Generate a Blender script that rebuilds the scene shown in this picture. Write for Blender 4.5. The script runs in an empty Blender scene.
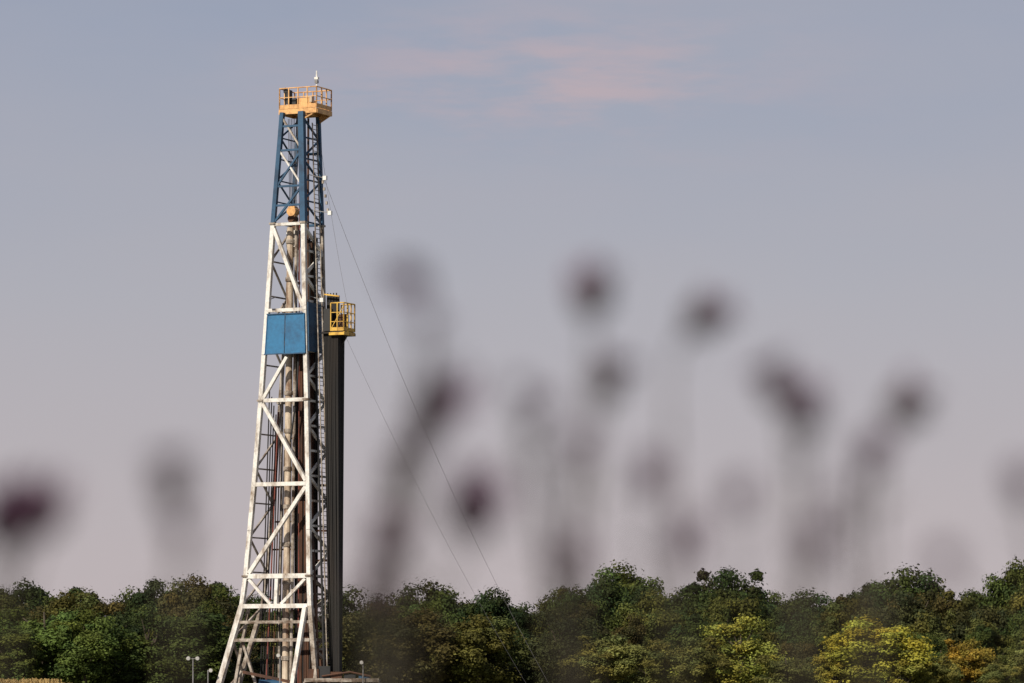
import bpy, math, random
import numpy as np
from mathutils import Vector, Matrix
random.seed(7); rng=np.random.default_rng(7)
sc=bpy.context.scene
sc.view_settings.view_transform='Standard'; sc.view_settings.look='None'; sc.view_settings.exposure=0
# ---------------- camera ----------------
F=4210.0; HOR=690.0; CZ=1.1
PHI=math.atan((HOR-341.5)/F)
cam=bpy.data.cameras.new('camera'); co=bpy.data.objects.new('camera',cam); sc.collection.objects.link(co)
co.location=(0,0,CZ); co.rotation_euler=(math.pi/2+PHI,0,0)
cam.sensor_width=36; cam.lens=F*36/1024; cam.clip_start=0.1; cam.clip_end=12000
cam.dof.use_dof=True; cam.dof.focus_distance=300; cam.dof.aperture_fstop=4.0
sc.camera=co
def W(px,py,Y):
    dx=(px-512)/F; dy=(341.5-py)/F
    d=Vector((dx, math.cos(PHI)-dy*math.sin(PHI), math.sin(PHI)+dy*math.cos(PHI)))
    return Vector((0,0,CZ))+d*(Y/d.y)
# ---------------- sun / sky ----------------
sd=Vector((-0.56,-0.83,0)).normalized(); EL=math.radians(35)
sdir=Vector((sd.x*math.cos(EL),sd.y*math.cos(EL),math.sin(EL)))
sl=bpy.data.lights.new('sun','SUN'); sl.energy=5.0; sl.angle=math.radians(0.5); sl.color=(1,0.91,0.76)
so=bpy.data.objects.new('sun',sl); sc.collection.objects.link(so); so.rotation_euler=sdir.to_track_quat('Z','Y').to_euler(); so.location=(0,0,80)
w=bpy.data.worlds.new('World'); sc.world=w; w.use_nodes=True
nt=w.node_tree; N=nt.nodes; Lk=nt.links; N.clear()
def nd(t,**k):
    n=N.new(t)
    for a,b in k.items(): setattr(n,a,b)
    return n
def mth(op,a,b=None,c=None,clamp=False):
    n=N.new('ShaderNodeMath'); n.operation=op; n.use_clamp=clamp
    for i,v in enumerate((a,b,c)):
        if v is None: continue
        if isinstance(v,(int,float)): n.inputs[i].default_value=v
        else: Lk.new(v,n.inputs[i])
    return n.outputs[0]
out=nd('ShaderNodeOutputWorld'); bg=nd('ShaderNodeBackground'); bg.inputs[1].default_value=0.1
sky=nd('ShaderNodeTexSky'); sky.sky_type='NISHITA'; sky.sun_disc=False; sky.sun_elevation=EL; sky.sun_rotation=math.atan2(sd.x,sd.y)
sky.air_density=1.2; sky.dust_density=3
tc=nd('ShaderNodeTexCoord'); sp=nd('ShaderNodeSeparateXYZ'); Lk.new(tc.outputs['Generated'],sp.inputs[0])
ramp=nd('ShaderNodeValToRGB'); Lk.new(mth('MULTIPLY',sp.outputs['Z'],3.0,clamp=True),ramp.inputs[0])
cr=ramp.color_ramp
def col(e,r,g,b): e.color=(r,g,b,1)
cr.elements[0].position=0.0; col(cr.elements[0],.55,.475,.48)
cr.elements[1].position=1.0; col(cr.elements[1],.17,.21,.30)
e=cr.elements.new(0.13); col(e,.515,.463,.485)
e=cr.elements.new(0.28); col(e,.430,.427,.482)
e=cr.elements.new(0.47); col(e,.320,.358,.465)
mp=nd('ShaderNodeMapping'); mp.inputs['Scale'].default_value=(9,9,26); Lk.new(tc.outputs['Generated'],mp.inputs[0])
nz=nd('ShaderNodeTexNoise'); nz.inputs['Scale'].default_value=1.0; nz.inputs['Detail'].default_value=4; Lk.new(mp.outputs[0],nz.inputs['Vector'])
mr=nd('ShaderNodeMapRange'); mr.inputs[1].default_value=.35; mr.inputs[2].default_value=.7; Lk.new(nz.outputs[0],mr.inputs[0])
m1=nd('ShaderNodeMixRGB'); m1.inputs[2].default_value=(.46,.43,.465,1); Lk.new(mth('MULTIPLY',mr.outputs[0],0.35),m1.inputs[0]); Lk.new(ramp.outputs[0],m1.inputs[1])
mp2=nd('ShaderNodeMapping'); mp2.inputs['Scale'].default_value=(26,26,125); mp2.inputs['Location'].default_value=(2.4,0,1.05); Lk.new(tc.outputs['Generated'],mp2.inputs[0])
nz2=nd('ShaderNodeTexNoise'); nz2.inputs['Scale'].default_value=1.0; nz2.inputs['Detail'].default_value=5; nz2.inputs['Roughness'].default_value=.55; Lk.new(mp2.outputs[0],nz2.inputs['Vector'])
ax=mth('DIVIDE',mth('SUBTRACT',sp.outputs['X'],0.008),0.050)
az=mth('DIVIDE',mth('SUBTRACT',sp.outputs['Z'],0.144),0.015)
r2=mth('ADD',mth('MULTIPLY',ax,ax),mth('MULTIPLY',az,az))
msk=mth('EXPONENT',mth('MULTIPLY',r2,-1.0))
mr2=nd('ShaderNodeMapRange'); mr2.inputs[1].default_value=.38; mr2.inputs[2].default_value=.68; mr2.interpolation_type='SMOOTHSTEP'; Lk.new(nz2.outputs[0],mr2.inputs[0])
m2=nd('ShaderNodeMixRGB'); m2.inputs[2].default_value=(.56,.42,.44,1); Lk.new(mth('MULTIPLY',mth('MULTIPLY',msk,mr2.outputs[0]),0.7),m2.inputs[0]); Lk.new(m1.outputs[0],m2.inputs[1])
sc10=nd('ShaderNodeVectorMath',operation='SCALE'); sc10.inputs['Scale'].default_value=10; Lk.new(m2.outputs[0],sc10.inputs[0])
mm=nd('ShaderNodeMixRGB'); mm.inputs[0].default_value=0.93; Lk.new(sky.outputs[0],mm.inputs[1]); Lk.new(sc10.outputs[0],mm.inputs[2])
Lk.new(mm.outputs[0],bg.inputs[0]); Lk.new(bg.outputs[0],out.inputs[0])
# ---------------- materials ----------------
def mat(name,c,c2=None,rough=.6,metal=0,scale=1.5,lo=.45,hi=.65,bump=0,stretch=None,fine=0.15):
    m=bpy.data.materials.new(name); m.use_nodes=True; t=m.node_tree; b=t.nodes['Principled BSDF']
    b.inputs['Roughness'].default_value=rough; b.inputs['Metallic'].default_value=metal
    g=t.nodes.new('ShaderNodeNewGeometry')
    mpn=t.nodes.new('ShaderNodeMapping'); t.links.new(g.outputs['Position'],mpn.inputs[0])
    if stretch: mpn.inputs['Scale'].default_value=stretch
    n=t.nodes.new('ShaderNodeTexNoise'); n.inputs['Scale'].default_value=scale; n.inputs['Detail'].default_value=6; n.inputs['Roughness'].default_value=.65
    t.links.new(mpn.outputs[0],n.inputs['Vector'])
    r=t.nodes.new('ShaderNodeMapRange'); r.inputs[1].default_value=lo; r.inputs[2].default_value=hi; t.links.new(n.outputs[0],r.inputs[0])
    mx=t.nodes.new('ShaderNodeMixRGB'); mx.inputs[1].default_value=(*c,1); mx.inputs[2].default_value=(*(c2 or [x*.6 for x in c]),1)
    t.links.new(r.outputs[0],mx.inputs[0])
    n2=t.nodes.new('ShaderNodeTexNoise'); n2.inputs['Scale'].default_value=scale*6; t.links.new(g.outputs['Position'],n2.inputs['Vector'])
    r2=t.nodes.new('ShaderNodeMapRange'); r2.inputs[3].default_value=1-fine*2; r2.inputs[4].default_value=1+fine; t.links.new(n2.outputs[0],r2.inputs[0])
    vm=t.nodes.new('ShaderNodeVectorMath'); vm.operation='SCALE'; t.links.new(mx.outputs[0],vm.inputs[0]); t.links.new(r2.outputs[0],vm.inputs['Scale'])
    t.links.new(vm.outputs[0],b.inputs['Base Color'])
    if bump:
        bp=t.nodes.new('ShaderNodeBump'); bp.inputs['Strength'].default_value=bump; t.links.new(n2.outputs[0],bp.inputs['Height']); t.links.new(bp.outputs[0],b.inputs['Normal'])
    return m
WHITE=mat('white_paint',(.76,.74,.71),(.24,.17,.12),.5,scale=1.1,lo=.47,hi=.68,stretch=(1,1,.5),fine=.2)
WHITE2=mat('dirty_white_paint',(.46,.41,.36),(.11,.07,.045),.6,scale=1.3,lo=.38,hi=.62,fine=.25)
BLUE=mat('blue_paint',(.020,.080,.165),(.012,.04,.09),.6,scale=1.0)
PANEL=mat('blue_panel_paint',(.022,.155,.33),(.018,.10,.22),.6,scale=.8)
ORANGE=mat('orange_yellow_paint',(.76,.43,.17),(.44,.21,.08),.55,scale=1.5)
YEL=mat('yellow_paint',(.70,.43,.07),(.32,.16,.03),.55,scale=1.5)
CREAM=mat('cream_pipe_paint',(.62,.52,.41),(.18,.10,.06),.5,scale=1.2,lo=.42,hi=.66,stretch=(1,1,.35))
DARK=mat('drill_pipe_steel',(.009,.008,.009),(.018,.013,.011),.75,0,scale=1.0,stretch=(1,1,.15))
RUST=mat('rusty_steel',(.10,.042,.022),(.025,.013,.010),.75,.1,scale=1.2,stretch=(1,1,.2))
RED=mat('red_paint',(.20,.045,.03),(.07,.02,.015),.6,scale=1.2)
BLACK=mat('black_rubber',(.02,.02,.022),None,.6)
CABLE=mat('steel_cable',(.17,.16,.17),None,.5,.3)
GREY=mat('grey_steel',(.25,.25,.26),(.13,.11,.10),.5,.3)
GLASS=mat('lamp_lens',(.8,.8,.78),(.7,.7,.7),.2)
# ---------------- mesh builder ----------------
class B:
    def __init__(s): s.v=[];s.f=[];s.m=[];s.mats=[]
    def mi(s,m):
        if m not in s.mats: s.mats.append(m)
        return s.mats.index(m)
    def beam(s,p,q,wd,m,h=None,ref=None):
        p=Vector(p);q=Vector(q);h=h or wd; d=(q-p)
        if d.length<1e-6:return
        d.normalize(); ref=Vector(ref) if ref else (Vector((0,0,1)) if abs(d.z)<.9 else U)
        a=d.cross(ref).normalized(); b=a.cross(d).normalized()
        i=len(s.v)
        for c in (p,q):
            for sa,sb in((-1,-1),(1,-1),(1,1),(-1,1)): s.v.append(c+a*sa*wd/2+b*sb*h/2)
        k=s.mi(m)
        for f in ((3,2,1,0),(4,5,6,7),(0,1,5,4),(1,2,6,5),(2,3,7,6),(3,0,4,7)):
            s.f.append([i+x for x in f]); s.m.append(k)
    def box(s,c,ax,ay,lx,ly,lz,m):
        c=Vector(c); s.beam(c-Vector(ax)*lx/2,c+Vector(ax)*lx/2,ly,m,h=lz,ref=(0,0,1))
    def tube(s,pts,rs,m,n=8):
        pts=[Vector(p) for p in pts]
        if isinstance(rs,(int,float)): rs=[rs]*len(pts)
        i=len(s.v);k=s.mi(m)
        for j,p in enumerate(pts):
            d=(pts[min(j+1,len(pts)-1)]-pts[max(j-1,0)]).normalized()
            ref=Vector((0,0,1)) if abs(d.z)<.9 else Vector((1,0,0))
            a=d.cross(ref).normalized(); b=a.cross(d)
            for t in range(n):
                an=2*math.pi*t/n; s.v.append(p+(a*math.cos(an)+b*math.sin(an))*rs[j])
        for j in range(len(pts)-1):
            for t in range(n):
                s.f.append([i+j*n+t,i+j*n+(t+1)%n,i+(j+1)*n+(t+1)%n,i+(j+1)*n+t]);s.m.append(k)
        s.f.append([i+t for t in range(n)][::-1]);s.m.append(k)
        s.f.append([i+(len(pts)-1)*n+t for t in range(n)]);s.m.append(k)
    def face(s,vs,m):
        i=len(s.v); s.v+= [Vector(x) for x in vs]; s.f.append(list(range(i,i+len(vs)))); s.m.append(s.mi(m))
    def make(s,name,parent=None,smooth=False):
        me=bpy.data.meshes.new(name); me.from_pydata([tuple(x) for x in s.v],[],s.f)
        for m in s.mats: me.materials.append(m)
        me.polygons.foreach_set('material_index',s.m)
        if smooth: me.polygons.foreach_set('use_smooth',[True]*len(s.f))
        me.update()
        o=bpy.data.objects.new(name,me); sc.collection.objects.link(o)
        if parent: o.parent=parent
        return o
def empty(name):
    o=bpy.data.objects.new(name,None); sc.collection.objects.link(o); return o
# ---------------- drilling rig ----------------
TH=math.radians(25); U=Vector((math.cos(TH),-math.sin(TH),0)); V=Vector((math.sin(TH),math.cos(TH),0)); Z=Vector((0,0,1))
D=300.0
def interp(t,y):
    for (a,b),(c,d) in zip(t,t[1:]):
        if y<=c: return b+(d-b)*(y-a)/(c-a)
    return t[-1][1]
Lt=[(100,283),(114,282),(222,273),(310,267),(400,260.5),(484,253.5),(576,245),(606,241),(683,218),(704,212)]
Mt=[(100,301.5),(114,302),(222,304),(310,305.5),(400,307.5),(484,309),(576,310),(606,311),(683,317),(704,319)]
Rt=[(100,316.5),(114,317),(222,320.5),(310,322.5),(400,324.5),(484,327),(576,328.5),(606,329),(683,334),(704,336)]
def corners(py):
    z=W(512,py,D).z
    xl=W(interp(Lt,py),py,D).x; xm=W(interp(Mt,py),py,D).x; xr=W(interp(Rt,py),py,D).x
    wd=(xm-xl)/math.cos(TH); dp=(xr-xm)/math.sin(TH)
    FL=Vector((xl,D+wd/2*math.sin(TH),z)); FR=FL+U*wd
    return FL,FR,FR+V*dp,FL+V*dp
def face_pt(py,s,t=0):
    a,b,c,d=corners(py); return (a*(1-s)+b*s)*(1-t)+(d*(1-s)+c*s)*t
rig=empty('drilling_rig')
b=B()
ys_b=[112,150,186,223]; ys_w=[223,310,354,400,442,484,530,576,606]
for ci in range(4):
    th=[.30,.42,.28,.24][ci]
    for y0,y1 in zip(ys_b,ys_b[1:]): b.beam(corners(y0)[ci],corners(y1)[ci],th,BLUE)
    b2th=[.31,.31,.25,.22][ci]
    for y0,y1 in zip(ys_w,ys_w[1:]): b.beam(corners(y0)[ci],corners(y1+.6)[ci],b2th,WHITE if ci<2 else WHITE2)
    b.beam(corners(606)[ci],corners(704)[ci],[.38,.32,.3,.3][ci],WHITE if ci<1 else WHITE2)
    for y in (223,400,576):
        c=corners(y)[ci]; b.box(c,U,V,b2th+.16,b2th+.16,.14,WHITE2)
b.make('mast_legs',rig)
# front bracing
b=B()
fo=-V*.03
def fb(y0,s0,y1,s1,wd,m): b.beam(face_pt(y0,s0)+fo,face_pt(y1,s1)+fo,wd,m,h=wd*1.02)
for y in (126,150,186,205): fb(y,0.05,y,.95,.14,BLUE)
fb(118,.05,149,.95,.12,WHITE2); fb(151,.95,185,.05,.13,BLUE); fb(151,.05,185,.95,.12,WHITE); fb(187,.95,221,.05,.14,BLUE)
fb(228,.04,307,.96,.25,WHITE)
fb(224,.03,224,.97,.2,WHITE)
for y,wd in ((310,.24),(400,.26),(484,.28),(576,.32),(606,.30),(622,.20),(640,.22)):
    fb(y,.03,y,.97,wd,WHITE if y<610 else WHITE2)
fb(357,.55,398,.05,.22,WHITE)
fb(403,.05,481,.96,.25,WHITE)
fb(487,.96,573,.05,.26,WHITE)
fb(579,.06,604,.42,.2,WHITE); fb(579,.94,604,.58,.2,WHITE); fb(578,.5,604,.5,.24,WHITE)
b.beam(face_pt(607,.95)-V*.25,W(290,700,D-1.6),.3,WHITE)
b.beam(face_pt(607,.05)+V*.5,W(232,704,D+2),.22,WHITE2)
b.beam(face_pt(640,.10)+V*.3,W(262,704,D+.5),.18,WHITE2)
b.beam(W(243,672,D+.3),W(296,683,D-1),.20,RUST)
b.make('front_bracing',rig)
# side / back bracing
b=B()
def zig(ca,cb,y0,y1,n,wd,m,hor=True):
    for i in range(n):
        a=y0+(y1-y0)*i/n; c=y0+(y1-y0)*(i+1)/n
        A,Bq=(corners(a)[ca],corners(c)[cb]) if i%2==0 else (corners(a)[cb],corners(c)[ca])
        b.beam(A,Bq,wd,m)
        if hor: b.beam(corners(c)[ca],corners(c)[cb],wd*.85,m)
zig(1,2,116,222,5,.12,BLUE); zig(3,0,116,222,5,.10,BLUE)
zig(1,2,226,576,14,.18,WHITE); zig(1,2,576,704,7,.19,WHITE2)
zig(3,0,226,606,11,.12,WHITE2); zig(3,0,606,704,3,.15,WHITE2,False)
for y in (150,222,310,400,484,576): b.beam(corners(y)[3],corners(y)[2],.18,WHITE2 if y>222 else BLUE)
b.beam(corners(640)[1],corners(640)[2],.2,WHITE2)
for y in (500,530,560,620,655): b.beam(face_pt(y,.75,.5),face_pt(y,.99,.9),.14,RUST)
for y in (436,520,548): b.beam(face_pt(y,.08,.95),face_pt(y,.62,.95),.12,RUST)
b.make('side_bracing',rig)
# ladder
b=B()
for k in (0,1):
    b.beam(face_pt(122,1,.38+.28*k)+U*.33,face_pt(690,1,.38+.28*k)+U*.33,.07,WHITE2)
for i in range(130):
    y=124+i*4.35
    b.beam(face_pt(y,1,.38)+U*.33,face_pt(y,1,.66)+U*.33,.04,GREY)
b.make('ladder',rig)
# wind wall panel
b=B()
a0,a1,a2,a3=corners(314)[0],corners(314)[1],corners(354)[1],corners(354)[0]
off=-V*.26
def pan(s0,s1,m,th=.08):
    p=a0.lerp(a1,s0); q=a0.lerp(a1,s1); r=a3.lerp(a2,s1); t=a3.lerp(a2,s0)
    vs=[x+off for x in (p,q,r,t)]+[x+off+V*th for x in (p,q,r,t)]
    i=len(b.v); b.v+=vs; k=b.mi(m)
    for f in((0,3,2,1),(4,5,6,7),(0,1,5,4),(1,2,6,5),(2,3,7,6),(3,0,4,7)): b.f.append([i+x for x in f]); b.m.append(k)
pan(.05,.505,PANEL); pan(.53,1.03,PANEL)
for s in (.06,.52,1.02):
    b.beam(a0.lerp(a1,s)+off-V*.03,a3.lerp(a2,s)+off-V*.03,.05,BLUE if s==.52 else PANEL)
b.beam(a0.lerp(a1,.04)+off-V*.04,a1+off-V*.04,.08,BLUE); b.beam(a3.lerp(a2,.04)+off-V*.04,a2+off-V*.04,.08,BLUE)
b.make('wind_wall',rig)
# pipes inside mast
b=B()
def ip(px,py,t=.5):
    a,bb,c,d=corners(py); m=(a+d)/2; n=(bb+c)/2
    x=W(px,py,D).x; s=(x-m.x)/(n.x-m.x); return m.lerp(n,s)+V*(t-.5)*2.6
def pl(px0,px1,y0,y1,r,m,t=.5,n=8,seg=10):
    b.tube([ip(px0+(px1-px0)*i/seg,y0+(y1-y0)*i/seg,t) for i in range(seg+1)],r,m,n)
pl(292,287,226,704,.25,CREAM,.35,12)
pl(299,293.5,222,704,.12,WHITE2,.3)
pl(283,281,356,704,.07,RUST,.7); pl(277,272,300,704,.09,WHITE2,.8)
pl(306,304,116,704,.08,RUST,.6); pl(275,262,410,704,.05,RED,.6); pl(303,302,190,704,.04,RED,.25)
for y in range(240,690,38):
    c=ip(292-5*(y-226)/478,y,.35); b.tube([c-Z*.15,c+Z*.15],.33,WHITE2 if y%76 else RUST,12)
b.make('standpipe',rig)
b=B()
for i in range(10):
    for j in range(5):
        px0=296+i*1.55
        pl(px0,px0+random.uniform(-.6,.6)-.8+i*.12,(240 if i>6 else 322)+random.uniform(-6,8),704,.070,random.choice([DARK,RUST,DARK]),.45+.11*j,6,3)
for i in range(9):
    pl(263+i*2.2,253+i*2.6,385+i*9,704,.05,random.choice([DARK,RUST]),.78,6,3)
b.make('drill_collars',rig)
# travelling block, top drive
b=B()
c=ip(292,212); b.box(c,U,V,.5,.5,1.1,ORANGE)
b.tube([c+Z*.2-V*.32,c+Z*.2+V*.32],.36,ORANGE,16); b.tube([c-Z*.35-V*.28,c-Z*.35+V*.28],.30,RUST,16)
b.tube([c-Z*.5,c-Z*1.3],[.16,.1],GREY,8)
c2=ip(292.5,237); b.box(c2,U,V,.8,.7,1.2,WHITE); b.box(c2-Z*.9,U,V,.55,.5,.8,CREAM); b.box(c2+U*.05+Z*.75,U,V,.5,.5,.35,RUST)
b.tube([c2-U*.4,c2-U*.42-Z*3],.05,GREY,6); b.tube([c2+U*.4,c2+U*.42-Z*3],.05,GREY,6)
c3=c2-Z*3.2; b.box(c3,U,V,1.0,.25,.2,GREY)
for k in range(-3,4):
    b.tube([ip(292,116)+U*k*.13,c+U*k*.09+Z*.5],.022,CABLE,5)
b.make('travelling_block',rig)
b=B()
pts=[]
for i in range(25):
    t=i/24; p=ip(296+14*math.sin(t*math.pi)*0.6,262+180*t,.15); pts.append(p-V*.1)
b.tube(pts,.07,BLACK,6)
b.tube([face_pt(230,1,.5)+U*.1,face_pt(400,1,.4)+U*.2,face_pt(700,1,.3)+U*.15],.09,BLACK,6)
b.tube([face_pt(360,1,.2)-U*.1,face_pt(500,1,.25)-U*.2,face_pt(700,1,.2)-U*.15],.13,RUST,6)
b.tube([face_pt(350,1,.9)+U*.1,face_pt(700,1,.9)+U*.05],.10,WHITE2,8)
b.make('mud_hose',rig)
# crown platform
b=B()
zc=W(300,111,D).z; A=Vector((W(279,110,D).x,D+.7,zc)); Lf=3.0; Ld=2.3
def cp(s,t,h): return A+U*Lf*s+V*Ld*t+Z*h
b.beam(cp(0,.5,.12)-U*.02,cp(1,.5,.12)+U*.02,Ld,ORANGE,h=.12)
for t in(0,1):
    b.beam(cp(-.01,t,.0),cp(1.01,t,.0),.16,ORANGE,h=.36)
for s in(0,.33,.66,1):
    b.beam(cp(s,.02,-.05),cp(s,.98,-.05),.14,ORANGE,h=.28)
for (s,t,ci) in((.12,.05,0),(.72,.05,1),(.9,.95,2),(.25,.95,3)):
    b.beam(cp(s,t,-.15),corners(116)[ci],.22,ORANGE)
    b.beam(cp(min(1,max(0,s+(.22 if s>.5 else -.12))),t,-.12),corners(120)[ci],.10,ORANGE)
H=1.5
def rail(p,q,n,H,m,top=.09,mid=(.5,),toe=.2):
    for i in range(n+1):
        r=p.lerp(q,i/n); b.beam(r,r+Z*H,.075,m)
    b.tube([p+Z*H,q+Z*H],top/2,m,6)
    for f in mid: b.beam(p+Z*H*f,q+Z*H*f,.05,m)
    b.beam(p+Z*toe/2,q+Z*toe/2,.03,m,h=toe)
for (p,q,n) in((cp(0,0,.21),cp(1,0,.21),4),(cp(1,0,.21),cp(1,1,.21),3),(cp(1,1,.21),cp(0,1,.21),4),(cp(0,1,.21),cp(0,0,.21),3)):
    rail(p,q,n,H,ORANGE,mid=(.55,),toe=.3)
b.beam(cp(.5,.03,.7),cp(.80,.03,.7),.03,ORANGE,h=.55)
for k in range(5):
    c=cp(.34+.07*k,.5,.6); b.tube([c-U*.05,c+U*.05],.48,ORANGE if k%2 else GREY,18)
b.tube([cp(.2,.5,.6),cp(.75,.5,.6)],.12,GREY,8)
for s in(.24,.70): b.box(cp(s,.5,.5),U,V,.12,.8,.75,ORANGE)
b.box(cp(.20,.15,1.1),U,V,.32,.35,1.0,BLACK); b.box(cp(.30,.2,.75),U,V,.5,.3,.5,BLACK)
b.tube([cp(.12,.1,.2),cp(.12,.1,1.8)],.06,BLACK,6); b.box(cp(.13,.1,1.55),U,V,.3,.2,.25,BLACK)
b.box(cp(.66,.4,.95),U,V,.5,.4,.45,CREAM)
b.make('crown_platform',rig)
b=B()
p=cp(.88,.3,.2); b.tube([p,p+Z*1.9],.05,WHITE,6); b.tube([p+Z*1.9,p+Z*2.75],[.08,.05],WHITE,6); b.box(p+Z*2.2,U,V,.3,.2,.16,WHITE); b.box(p+Z*1.95,U,V,.22,.22,.22,GREY)
b.make('crown_antenna',rig)
# monkeyboard
b=B()
zc=W(340,333,D).z; A2=corners(333)[2]+U*.42-V*2.2; A2.z=zc; A2.x=W(321.5,333,D).x
mL=1.80; mD=1.7
def mp_(s,t,h): return A2+U*mL*s+V*mD*t+Z*h
b.beam(mp_(0,.5,0),mp_(1,.5,0),mD,DARK,h=.14)
for t in(0,.5,1): b.beam(mp_(.35,t,-.1),mp_(1.03,t,-.1),.1,YEL if t<.1 else DARK,h=.2)
b.beam(mp_(1.0,0,-.08),mp_(1.0,1,-.08),.1,YEL,h=.24)
for (p,q,n) in((mp_(.42,0,.1),mp_(1,0,.1),2),(mp_(1,0,.1),mp_(1,1,.1),3),(mp_(1,1,.1),mp_(.4,1,.1),2)):
    rail(p,q,n,2.0,YEL,mid=(.33,.66),toe=.25)
b.beam(mp_(.42,0,.2),mp_(1,0,1.9),.05,YEL)
b.box(mp_(.78,.4,.75),U,V,.45,.4,1.1,RUST)
for k in range(6): b.beam(mp_(.1+.14*k,.05,.06),mp_(.1+.14*k,.95,.06),.06,BLACK)
b.beam(mp_(.02,.45,1.3),mp_(.58,.45,1.3),.10,DARK,h=2.8)
b.beam(mp_(.12,.1,.9),mp_(.40,.1,.9),.5,BLACK,h=1.6)
b.beam(mp_(.70,.2,2.6),mp_(.02,.2,2.78),.10,YEL)
for k in range(5): b.beam(mp_(.05+.13*k,.2,2.55),mp_(.05+.13*k,.2,2.85),.07,BLACK)
b.beam(mp_(.98,.4,-.1),face_pt(372,1,1),.12,DARK)
b.make('monkeyboard',rig)
b=B()
q0=face_pt(303,1,.35)+U*.20; q1=face_pt(352,1,.35)+U*.20
b.beam(q0,q1,.1,BLUE,h=2.0,ref=V)
b.make('side_wind_wall',rig)
# racked drill pipe
b=B()
for i in range(10):
    for j in range(7):
        top=A2+U*(.10+i*.115)+V*(.3+.17*j)+Z*(random.uniform(-.2,.7))
        bot=Vector((W(330.5+i*1.0+j*.25,704,D).x,top.y,0.1))
        b.tube([top,top.lerp(bot,.5)+Vector((random.uniform(-.05,.05),0,0)),bot],.060,DARK,6)
b.make('racked_drill_pipe',rig)
# mast lights
b=B()
for (px,py) in((325,178),(330,213),(322,300),(268,300)):
    c=W(px,py,D-.3); b.box(c,U,V,.28,.22,.3,GLASS)
    q=face_pt(py-4,1 if px>300 else 0,.3); b.beam(c,q,.05,GREY)
for k in range(5):
    c=W(323+k*1.2,182+k*7,D); b.box(c,U,V,.14,.12,.22,WHITE2)
b.make('mast_floodlights',rig)
# substructure & floor
b=B()
for s in(0,.33,.66,1):
    b.beam(W(205+s*140,704,D-3),W(205+s*140,704,D+4),.3,WHITE2,h=.4)
b.beam(Vector((W(205,700,D).x,D-3,.55)),Vector((W(390,700,D).x,D-3,.55)),.35,WHITE2,h=.5)
b.beam(Vector((W(205,700,D).x,D+4,.55)),Vector((W(390,700,D).x,D+4,.55)),.35,WHITE2,h=.5)
X0=W(306,700,D).x; X1=W(380,700,D).x
z1=W(340,680.5,D).z
b.beam((X0,D-1,z1),(X1,D-1,z1),3.2,GREY,h=.18)
b.beam((X0,D-2.7,z1+.02),(X1,D-2.7,z1+.02),.1,WHITE2,h=.26)
for i in range(7):
    x=X0+(X1-X0)*i/6
    b.beam((x,D-2.6,0),(x,D-2.6,z1-.1),.14,WHITE2)
    b.beam((x,D+.5,0),(x,D+.5,z1-.1),.14,WHITE2)
for i,(sx,hh,m) in enumerate(((.12,.7,RUST),(.26,.9,BLACK),(.42,.5,RUST),(.60,.35,BLACK),(.8,.25,BLUE))):
    b.box((X0+(X1-X0)*sx,D-1.2,z1+.11+hh/2),(1,0,0),V,.8,1.0,hh,m)
b.tube([(X0+1.2,D-1.8,z1+.3),(X0+3.2,D-1.8,z1+.6),(X1-.6,D-1.8,z1+.3)],.07,RUST,6)
c=W(273,688,D+1); b.tube([c-Vector((1,0,0)),c+Vector((1,0,0))],.6,BLUE,14); b.box(W(245,690,D+1),(1,0,0),V,1.0,1.0,.9,GREY)
b.box(W(322,668,D),(1,0,0),V,.6,.8,1.2,RUST); b.box(W(317,690,D-.5),(1,0,0),V,1.3,1,1.2,DARK)
for k in range(16):
    b.box(W(random.uniform(294,330),random.uniform(615,690),D+random.uniform(0,2.5)),U,V,random.uniform(.2,.6),.4,random.uniform(.2,.8),random.choice([DARK,RUST,RUST,WHITE2,GREY]))
b.make('substructure',rig)
# guy lines
b=B()
def guy(p,q,sag,r=.022,m=CABLE):
    pts=[]
    for i in range(31):
        t=i/30; x=p.lerp(q,t); x.z-=sag*4*t*(1-t); pts.append(x)
    b.tube(pts,r,m,5)
guy(face_pt(150,1,.7),Vector((W(562,704,D).x,D+6,0)),2.2,.012)
guy(mp_(.9,.2,.0),Vector((W(540,704,D).x,D+6,0)),1.0,.009)
guy(face_pt(128,1,1),mp_(.9,.5,2.1),.5,.010)
b.make('guy_lines',rig)
# ---------------- pole lamps ----------------
def lamp(px,top,Y,arms):
    b=B(); g=W(px,704,Y); g.z=0; t=W(px,top,Y)
    b.tube([g,t],[.06,.04],GREY,8); b.tube([g,g+Z*.12],.16,GREY,8)
    for a in arms:
        e=t+Vector((a,-.05,0)); b.beam(t-Z*.05,e,.04,GREY)
        b.tube([e+Vector((0,.08,.06)),e+Vector((0,-.02,.0)),e+Vector((0,-.10,-.04))],[.05,.13,.15],WHITE,10); b.tube([e+Vector((0,-.10,-.04)),e+Vector((0,-.12,-.05))],.12,GLASS,10)
    b.make('light_pole')
lamp(193,658,295,(-.32,.32)); lamp(280,655,295,(-.12,)); lamp(363,662,297,(-.1,)); lamp(208,670,301,(.2,))
# ---------------- ground ----------------
def sheet(name,x0,x1,y0,y1,z,m):
    me=bpy.data.meshes.new(name); me.from_pydata([(x0,y0,z),(x1,y0,z),(x1,y1,z),(x0,y1,z)],[],[(0,1,2,3)]); me.materials.append(m)
    o=bpy.data.objects.new(name,me); sc.collection.objects.link(o)
sheet('ground',-4000,4000,-500,8000,0,mat('meadow_grass',(.07,.085,.03),(.12,.10,.05),.9,scale=.4))
sheet('gravel_pad',-40,20,270,335,.004,mat('gravel',(.30,.28,.25),(.2,.18,.16),.9,scale=1.5))
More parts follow.
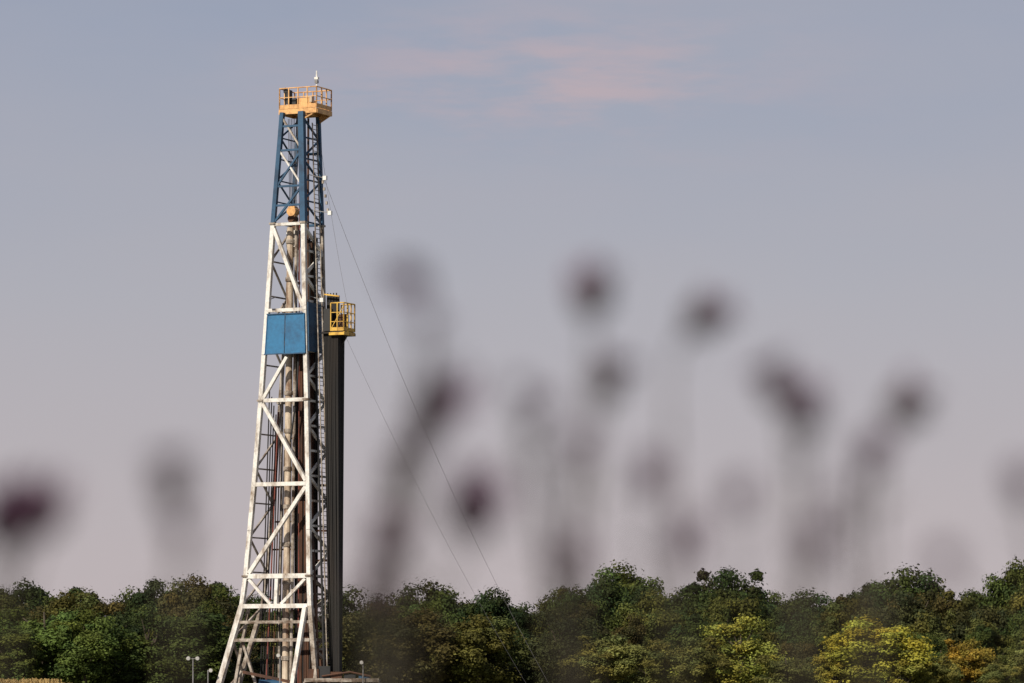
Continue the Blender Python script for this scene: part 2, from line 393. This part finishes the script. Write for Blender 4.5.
# ---------------- trees ----------------
def leafmat(name):
    m=bpy.data.materials.new(name); m.use_nodes=True; t=m.node_tree; bs=t.nodes['Principled BSDF']; ou=t.nodes['Material Output']
    oi=t.nodes.new('ShaderNodeObjectInfo'); at=t.nodes.new('ShaderNodeAttribute'); at.attribute_name='tint'
    mu=t.nodes.new('ShaderNodeMixRGB'); mu.blend_type='MULTIPLY'; mu.inputs[0].default_value=1
    t.links.new(oi.outputs['Color'],mu.inputs[1]); t.links.new(at.outputs['Color'],mu.inputs[2])
    bs.inputs['Roughness'].default_value=.65; bs.inputs['Specular IOR Level'].default_value=.12
    t.links.new(mu.outputs[0],bs.inputs['Base Color'])
    tr=t.nodes.new('ShaderNodeBsdfTranslucent'); t.links.new(mu.outputs[0],tr.inputs[0])
    mx=t.nodes.new('ShaderNodeMixShader'); mx.inputs[0].default_value=.2
    t.links.new(bs.outputs[0],mx.inputs[1]); t.links.new(tr.outputs[0],mx.inputs[2]); t.links.new(mx.outputs[0],ou.inputs[0])
    return m
LEAF=leafmat('tree_leaves'); BARK=mat('bark',(.09,.07,.05),(.05,.04,.03),.9,scale=2)
def tree_proto(seed,RX,H,z0,nclump,nleaf):
    r=np.random.default_rng(seed); rd=random.Random(seed)
    tb=B()
    tb.tube([(0,0,-.2),(0.1,0,H*.25),(-.1,.1,H*.5),(0,0,H*.8)],[.36,.28,.2,.06],BARK,8)
    cz=(z0+H)/2; RZ=(H-z0)/2
    cl=[]
    while len(cl)<nclump:
        d=r.normal(size=3); d/=np.linalg.norm(d); rr=r.uniform(.35,1)**.45
        th=math.atan2(d[1],d[0]); lob=1+.20*math.sin(2*th+seed)+.13*math.sin(5*th+2*seed)+.12*math.sin(4*d[2]+seed)
        c=np.array([d[0]*RX*rr*lob,d[1]*RX*rr*lob,cz+d[2]*RZ*rr*.93])
        if d[2]<-.2: c[0]*=.85;c[1]*=.85
        cr_=r.uniform(.45,1.45)*RX/5*(1.0 if rr>.8 else 1.3)
        # pull an isolated clump back against its neighbours so none floats free of the crown
        if len(cl)>8:
            for _ in range(12):
                near=sorted((np.linalg.norm(c-o)-(cr_+q)*.78) for o,q in cl)[1]
                if near<0: break
                c=c+(np.array([0,0,cz])-c)*.07
        cl.append((c,cr_))
    for c,_ in cl[:18]:
        h=rd.uniform(.25,.6)*H; mid=((c[0])*.5,c[1]*.5,(h+c[2])/2+.3)
        tb.tube([(0,0,h),mid,tuple(c)],[.14,.09,.03],BARK,5)
    nb=len(tb.v); nf=len(tb.f)
    vs=[];tint=[]
    per=nleaf//nclump
    for c,cr in cl:
        d=r.normal(size=(per,3)); d/=np.linalg.norm(d,axis=1)[:,None]
        # ragged clump surface: bumpy radius plus stray sprays
        bump=1+.22*np.sin(3.1*d[:,:1]*2+c[0])*np.cos(2.7*d[:,1:2]*2+c[1])+.15*np.sin(7*d[:,2:3]+c[2])
        rad=cr*r.uniform(.45,1.15,size=(per,1))*bump; stray=r.random((per,1))<.07; rad=np.where(stray,rad*1.3,rad)
        P=c+d*rad*np.array([1,1,.8])
        nrm=d*1.0+r.normal(size=(per,3))*.42+np.array([0,0,.35]); nrm/=np.linalg.norm(nrm,axis=1)[:,None]
        a=np.cross(nrm,r.normal(size=(per,3))); a/=np.linalg.norm(a,axis=1)[:,None]; bb=np.cross(nrm,a)
        s=r.uniform(.09,.20,size=(per,1))
        q=np.stack([P-a*s*1.2,P+bb*s*.75,P+a*s*1.2,P-bb*s*.75],axis=1); vs.append(q.reshape(-1,3))
        base=r.uniform(.55,1.4); hue=r.uniform(-.12,.18)
        t=base*r.uniform(.7,1.3,size=per); tc_=np.stack([t*(1+hue),t,t*(1-hue),np.ones(per)],axis=1); tint.append(np.repeat(tc_,4,axis=0))
    vs=np.concatenate(vs);tint=np.concatenate(tint); n=len(vs)//4
    allv=[tuple(x) for x in tb.v]+[tuple(x) for x in vs]
    allf=tb.f+[[nb+4*i,nb+4*i+1,nb+4*i+2,nb+4*i+3] for i in range(n)]
    me=bpy.data.meshes.new('deciduous_tree_mesh'); me.from_pydata(allv,[],allf)
    me.materials.append(BARK); me.materials.append(LEAF)
    me.polygons.foreach_set('material_index',[0]*nf+[1]*n)
    ca=me.color_attributes.new('tint','FLOAT_COLOR','POINT')
    ca.data.foreach_set('color',np.concatenate([np.ones((nb,4)),tint]).ravel().astype(np.float32)); me.update()
    return me
protos=[tree_proto(11,5.0,14,2.0,70,24000),tree_proto(22,4.2,14,1.8,60,21000),tree_proto(33,5.8,14,2.4,80,27000),
        tree_proto(44,4.6,14,1.2,62,22000),tree_proto(55,3.6,14,1.5,50,18000),tree_proto(66,5.2,14,1.0,74,25000)]
shr=[tree_proto(77,6.5,14,-2,70,22000),tree_proto(88,6.0,14,-1.5,70,22000)]
TL=[(-300,580),(0,570),(40,569),(80,572),(105,583),(118,585),(150,569),(200,563),(232,568),(262,588),(330,590),(350,581),(375,576),(410,585),(445,573),(475,576),(508,596),(548,589),(570,566),(635,561),(664,581),(695,560),(745,559),(772,596),(800,590),(830,576),(870,567),(905,560),(935,567),(953,582),(975,573),(1010,560),(1024,558),(1300,572)]
def top(px): return interp(TL,px) if px>-300 else 580
PAL=[(.040,.060,.016),(.056,.076,.019),(.076,.088,.022),(.066,.060,.021),(.090,.094,.026),(.040,.045,.017),(.031,.050,.016)]
tl=empty('distant_tree_line')
def place(me,x,Y,Hgt,c,parent,wf=1.0,name='tree'):
    o=bpy.data.objects.new(name,me); sc.collection.objects.link(o)
    s=Hgt/14.2; o.location=(x,Y,0); o.scale=(s*wf*random.uniform(.95,1.15),s*wf*random.uniform(.95,1.15),s); o.rotation_euler=(0,0,random.uniform(0,6.28))
    k=random.uniform(.78,1.25); o.color=(c[0]*k,c[1]*k,c[2]*k,1)
    if parent: o.parent=parent
    return o
def hgt(px,py,Y): return W(px,py,Y).z
rows=[(478,0,5.5),(462,0,6.2),(446,2,6.5),(432,12,7),(418,26,6.5),(406,44,6)]
for Y0,drop,spc in rows:
    x=-85
    while x<85:
        Y=Y0+random.uniform(-5,5); px=512+x/Y*F
        tp=max(top(px),0.5*top(px-16)+.5*top(px+16)-2)+drop+random.uniform(-3,9)*(1 if drop<5 else 1.6)
        place(random.choice(protos),x,Y,hgt(px,tp,Y),random.choice(PAL),tl,random.uniform(.8,1.05))
        x+=spc*random.uniform(.7,1.25)
for Y0 in (398,412,440,470):
    x=-85
    while x<85:
        place(random.choice(shr),x,Y0+random.uniform(-4,4),random.uniform(3.5,6.5),random.choice(PAL),tl,1.3,'understory_shrub')
        x+=random.uniform(2.6,4.2)
YG=(.32,.30,.043); YO=(.34,.25,.045); LG=(.10,.14,.03); OL=(.15,.155,.045)
front=[(45,588,392,LG,1.1),(85,606,388,(.085,.12,.028),1.1),(150,606,392,PAL[1],1.2),(15,618,386,(.085,.11,.028),1.3),(205,600,392,PAL[0],1.2),
(375,600,392,PAL[3],1.1),(420,606,390,PAL[3],1.2),(480,612,390,PAL[4],1.2),(560,608,392,PAL[5],1.1),(608,630,384,OL,1.4),(655,638,382,OL,1.3),(740,615,380,(.19,.195,.038),1.3),(700,632,378,OL,1.2),
(868,615,372,YG,1.4),(835,645,370,(.22,.21,.04),1.2),(905,642,370,(.19,.19,.04),1.2),(967,634,376,YO,1.0),(995,658,374,OL,1.3),(1040,635,380,OL,1.3),(940,652,372,OL,1.2),(785,645,374,OL,1.4)]
for px,py,Y,c,wf in front:
    place(random.choice(protos[:4]+shr),(px-512)/F*Y,Y,hgt(px,py,Y),c,None,wf*1.2,'deciduous_tree')
# ---------------- corn strip ----------------
CORN=mat('dry_corn',(.42,.28,.10),(.25,.18,.06),.8,scale=2)
b=B()
for i in range(2600):
    x=random.uniform(-44,-30.2); y=random.uniform(286,296); h=random.uniform(1.3,1.9) if x<-31.5 else random.uniform(1.0,1.6)
    b.beam((x,y,0),(x+random.uniform(-.1,.1),y,h),.03,CORN)
    for k in range(4):
        a=random.uniform(0,6.28); z=h*random.uniform(.35,.95); d=Vector((math.cos(a),math.sin(a),0)); p=Vector((x,y,z)); s=Vector((-d.y,d.x,0))*.04
        b.face([p-s,p+d*.25+Z*.15-s,p+d*.45-Z*.05,p+d*.25+Z*.15+s,p+s],CORN)
b.make('corn_field')
# ---------------- foreground knapweed (out of focus) ----------------
STEM=mat('knapweed_stem',(.070,.058,.042),(.045,.035,.030),.9,scale=30)
BR=mat('knapweed_bract',(.042,.028,.028),(.025,.018,.018),.8,scale=60)
PET=mat('knapweed_floret',(.14,.062,.125),(.09,.042,.078),.7,scale=60)
LF=mat('knapweed_leaf',(.070,.068,.040),(.045,.040,.030),.9,scale=20)
def head(b,c,r,d):
    d=d.normalized(); a=d.cross(Vector((.3,1,.2))).normalized(); e=d.cross(a)
    prof=[(-1.1,.25),(-.85,.7),(-.4,1.0),(.1,1.0),(.5,.8),(.8,.62)]
    n=12; i0=len(b.v); k=b.mi(BR)
    for h,rr in prof:
        for t in range(n):
            an=2*math.pi*t/n; b.v.append(c+d*h*r+(a*math.cos(an)+e*math.sin(an))*rr*r)
    for j in range(len(prof)-1):
        for t in range(n): b.f.append([i0+j*n+t,i0+j*n+(t+1)%n,i0+(j+1)*n+(t+1)%n,i0+(j+1)*n+t]); b.m.append(k)
    for j in range(4):
        for t in range(10):
            an=2*math.pi*(t+.5*j)/10; o=a*math.cos(an)+e*math.sin(an); s=o.cross(d)*r*.22; h=-.8+.4*j; p=c+d*h*r+o*r*(.75,1.0,1.02,.85)[j]
            b.face([p-s,p+s,p+d*r*.45+o*r*.14],BR)
    for t in range(46):
        an=random.uniform(0,6.28); tl_=random.uniform(0,1)**.6; o=a*math.cos(an)+e*math.sin(an)
        p=c+d*r*.7+o*r*.45*tl_; q=p+(d*random.uniform(.6,1.0)+o*tl_*1.1)*r*1.0; s=o.cross(d)*r*.09
        b.face([p-s,p+s,q+s*1.5,q+d*r*.15,q-s*1.5],PET)
def leaf(b,p,d,L,wd):
    d=d.normalized(); s=d.cross(Z).normalized()*wd
    b.face([p,p+d*L*.35+s,p+d*L*.7+s*.7-Z*L*.1,p+d*L-Z*L*.25,p+d*L*.7-s*.7-Z*L*.1,p+d*L*.35-s],LF)
def plant(root_px,Y,heads):
    b=B(); rx=(root_px-512)/F*Y; root=Vector((rx,Y,0)); jn=W(root_px,705,Y)
    b.tube([root,root.lerp(jn,.5)+Vector((.01,0,0)),jn],[.004,.0035,.003],STEM,6)
    for (px,py,r,Yh,jx,jy,lv) in heads:
        h=W(px,py,Yh); j=W(jx,jy,(Y+Yh)/2)
        pts=[]; P0=jn-Z*.1;P1=j;P2=h
        c1=P0.lerp(P1,.6)+Z*.04
        for i in range(7):
            t=i/6; pts.append((P0*(1-t)+c1*t)*(1-t)+(c1*(1-t)+P1*t)*t)
        c2=P1+ (P1-c1)*.6
        for i in range(1,8):
            t=i/7; pts.append((P1*(1-t)+c2*t)*(1-t)+(c2*(1-t)+(P2-Z*r)*t)*t)
        b.tube(pts,[.0024-.0012*i/13 for i in range(14)],STEM,6)
        head(b,h,r,(pts[-1]-pts[-3]).normalized()+Z*.3)
        for i in range(2,12):
            for q in range(3):
                if random.random()>lv: continue
                a=random.uniform(0,6.28); leaf(b,pts[i],Vector((math.cos(a),math.sin(a)*.6,.7)),random.uniform(.018,.04)*(1.3-i/16),.0032)
    b.make('knapweed_plant')
plant(385,2.8,[(412,278,.0096,2.7,425,340,.2),(437,404,.0148,2.75,412,480,.6),(420,438,.0115,2.75,400,520,.9),(400,478,.0112,2.8,385,560,.9),(472,513,.0160,2.65,440,600,.2),(384,545,.010,2.7,372,620,.9),(372,590,.008,2.6,366,640,.9),(428,325,.006,2.6,420,420,.3)])
plant(580,2.9,[(592,298,.0136,3.0,590,400,.15),(608,383,.0116,2.9,592,470,.3),(545,408,.006,2.6,530,470,.3),(580,450,.008,2.7,570,520,.4),(520,392,.005,2.5,540,480,.3),(572,558,.009,2.6,565,620,.3)])
plant(680,3.0,[(702,318,.0132,3.1,670,400,.15),(650,480,.0095,2.7,645,560,.1),(685,545,.0105,2.6,680,620,.1),(738,500,.0080,2.6,735,580,.1)])
plant(800,2.9,[(778,388,.0122,2.9,790,470,.2),(806,415,.0117,2.85,805,500,.4),(815,545,.0085,2.6,810,600,.3)])
plant(870,2.9,[(905,408,.0136,3.0,880,480,.15),(870,458,.0100,2.8,860,530,.3),(838,500,.006,2.6,845,560,.1)])
plant(178,2.5,[(172,486,.0112,2.5,176,560,.2),(182,535,.006,2.4,180,600,.2)])
plant(-10,2.8,[(42,514,.0142,2.7,20,600,.1),(6,528,.0150,2.6,0,600,.3),(20,495,.007,2.6,10,560,.2)])
plant(1050,2.8,[(1024,488,.009,2.7,1035,560,.1),(945,560,.007,2.5,990,620,.1)])
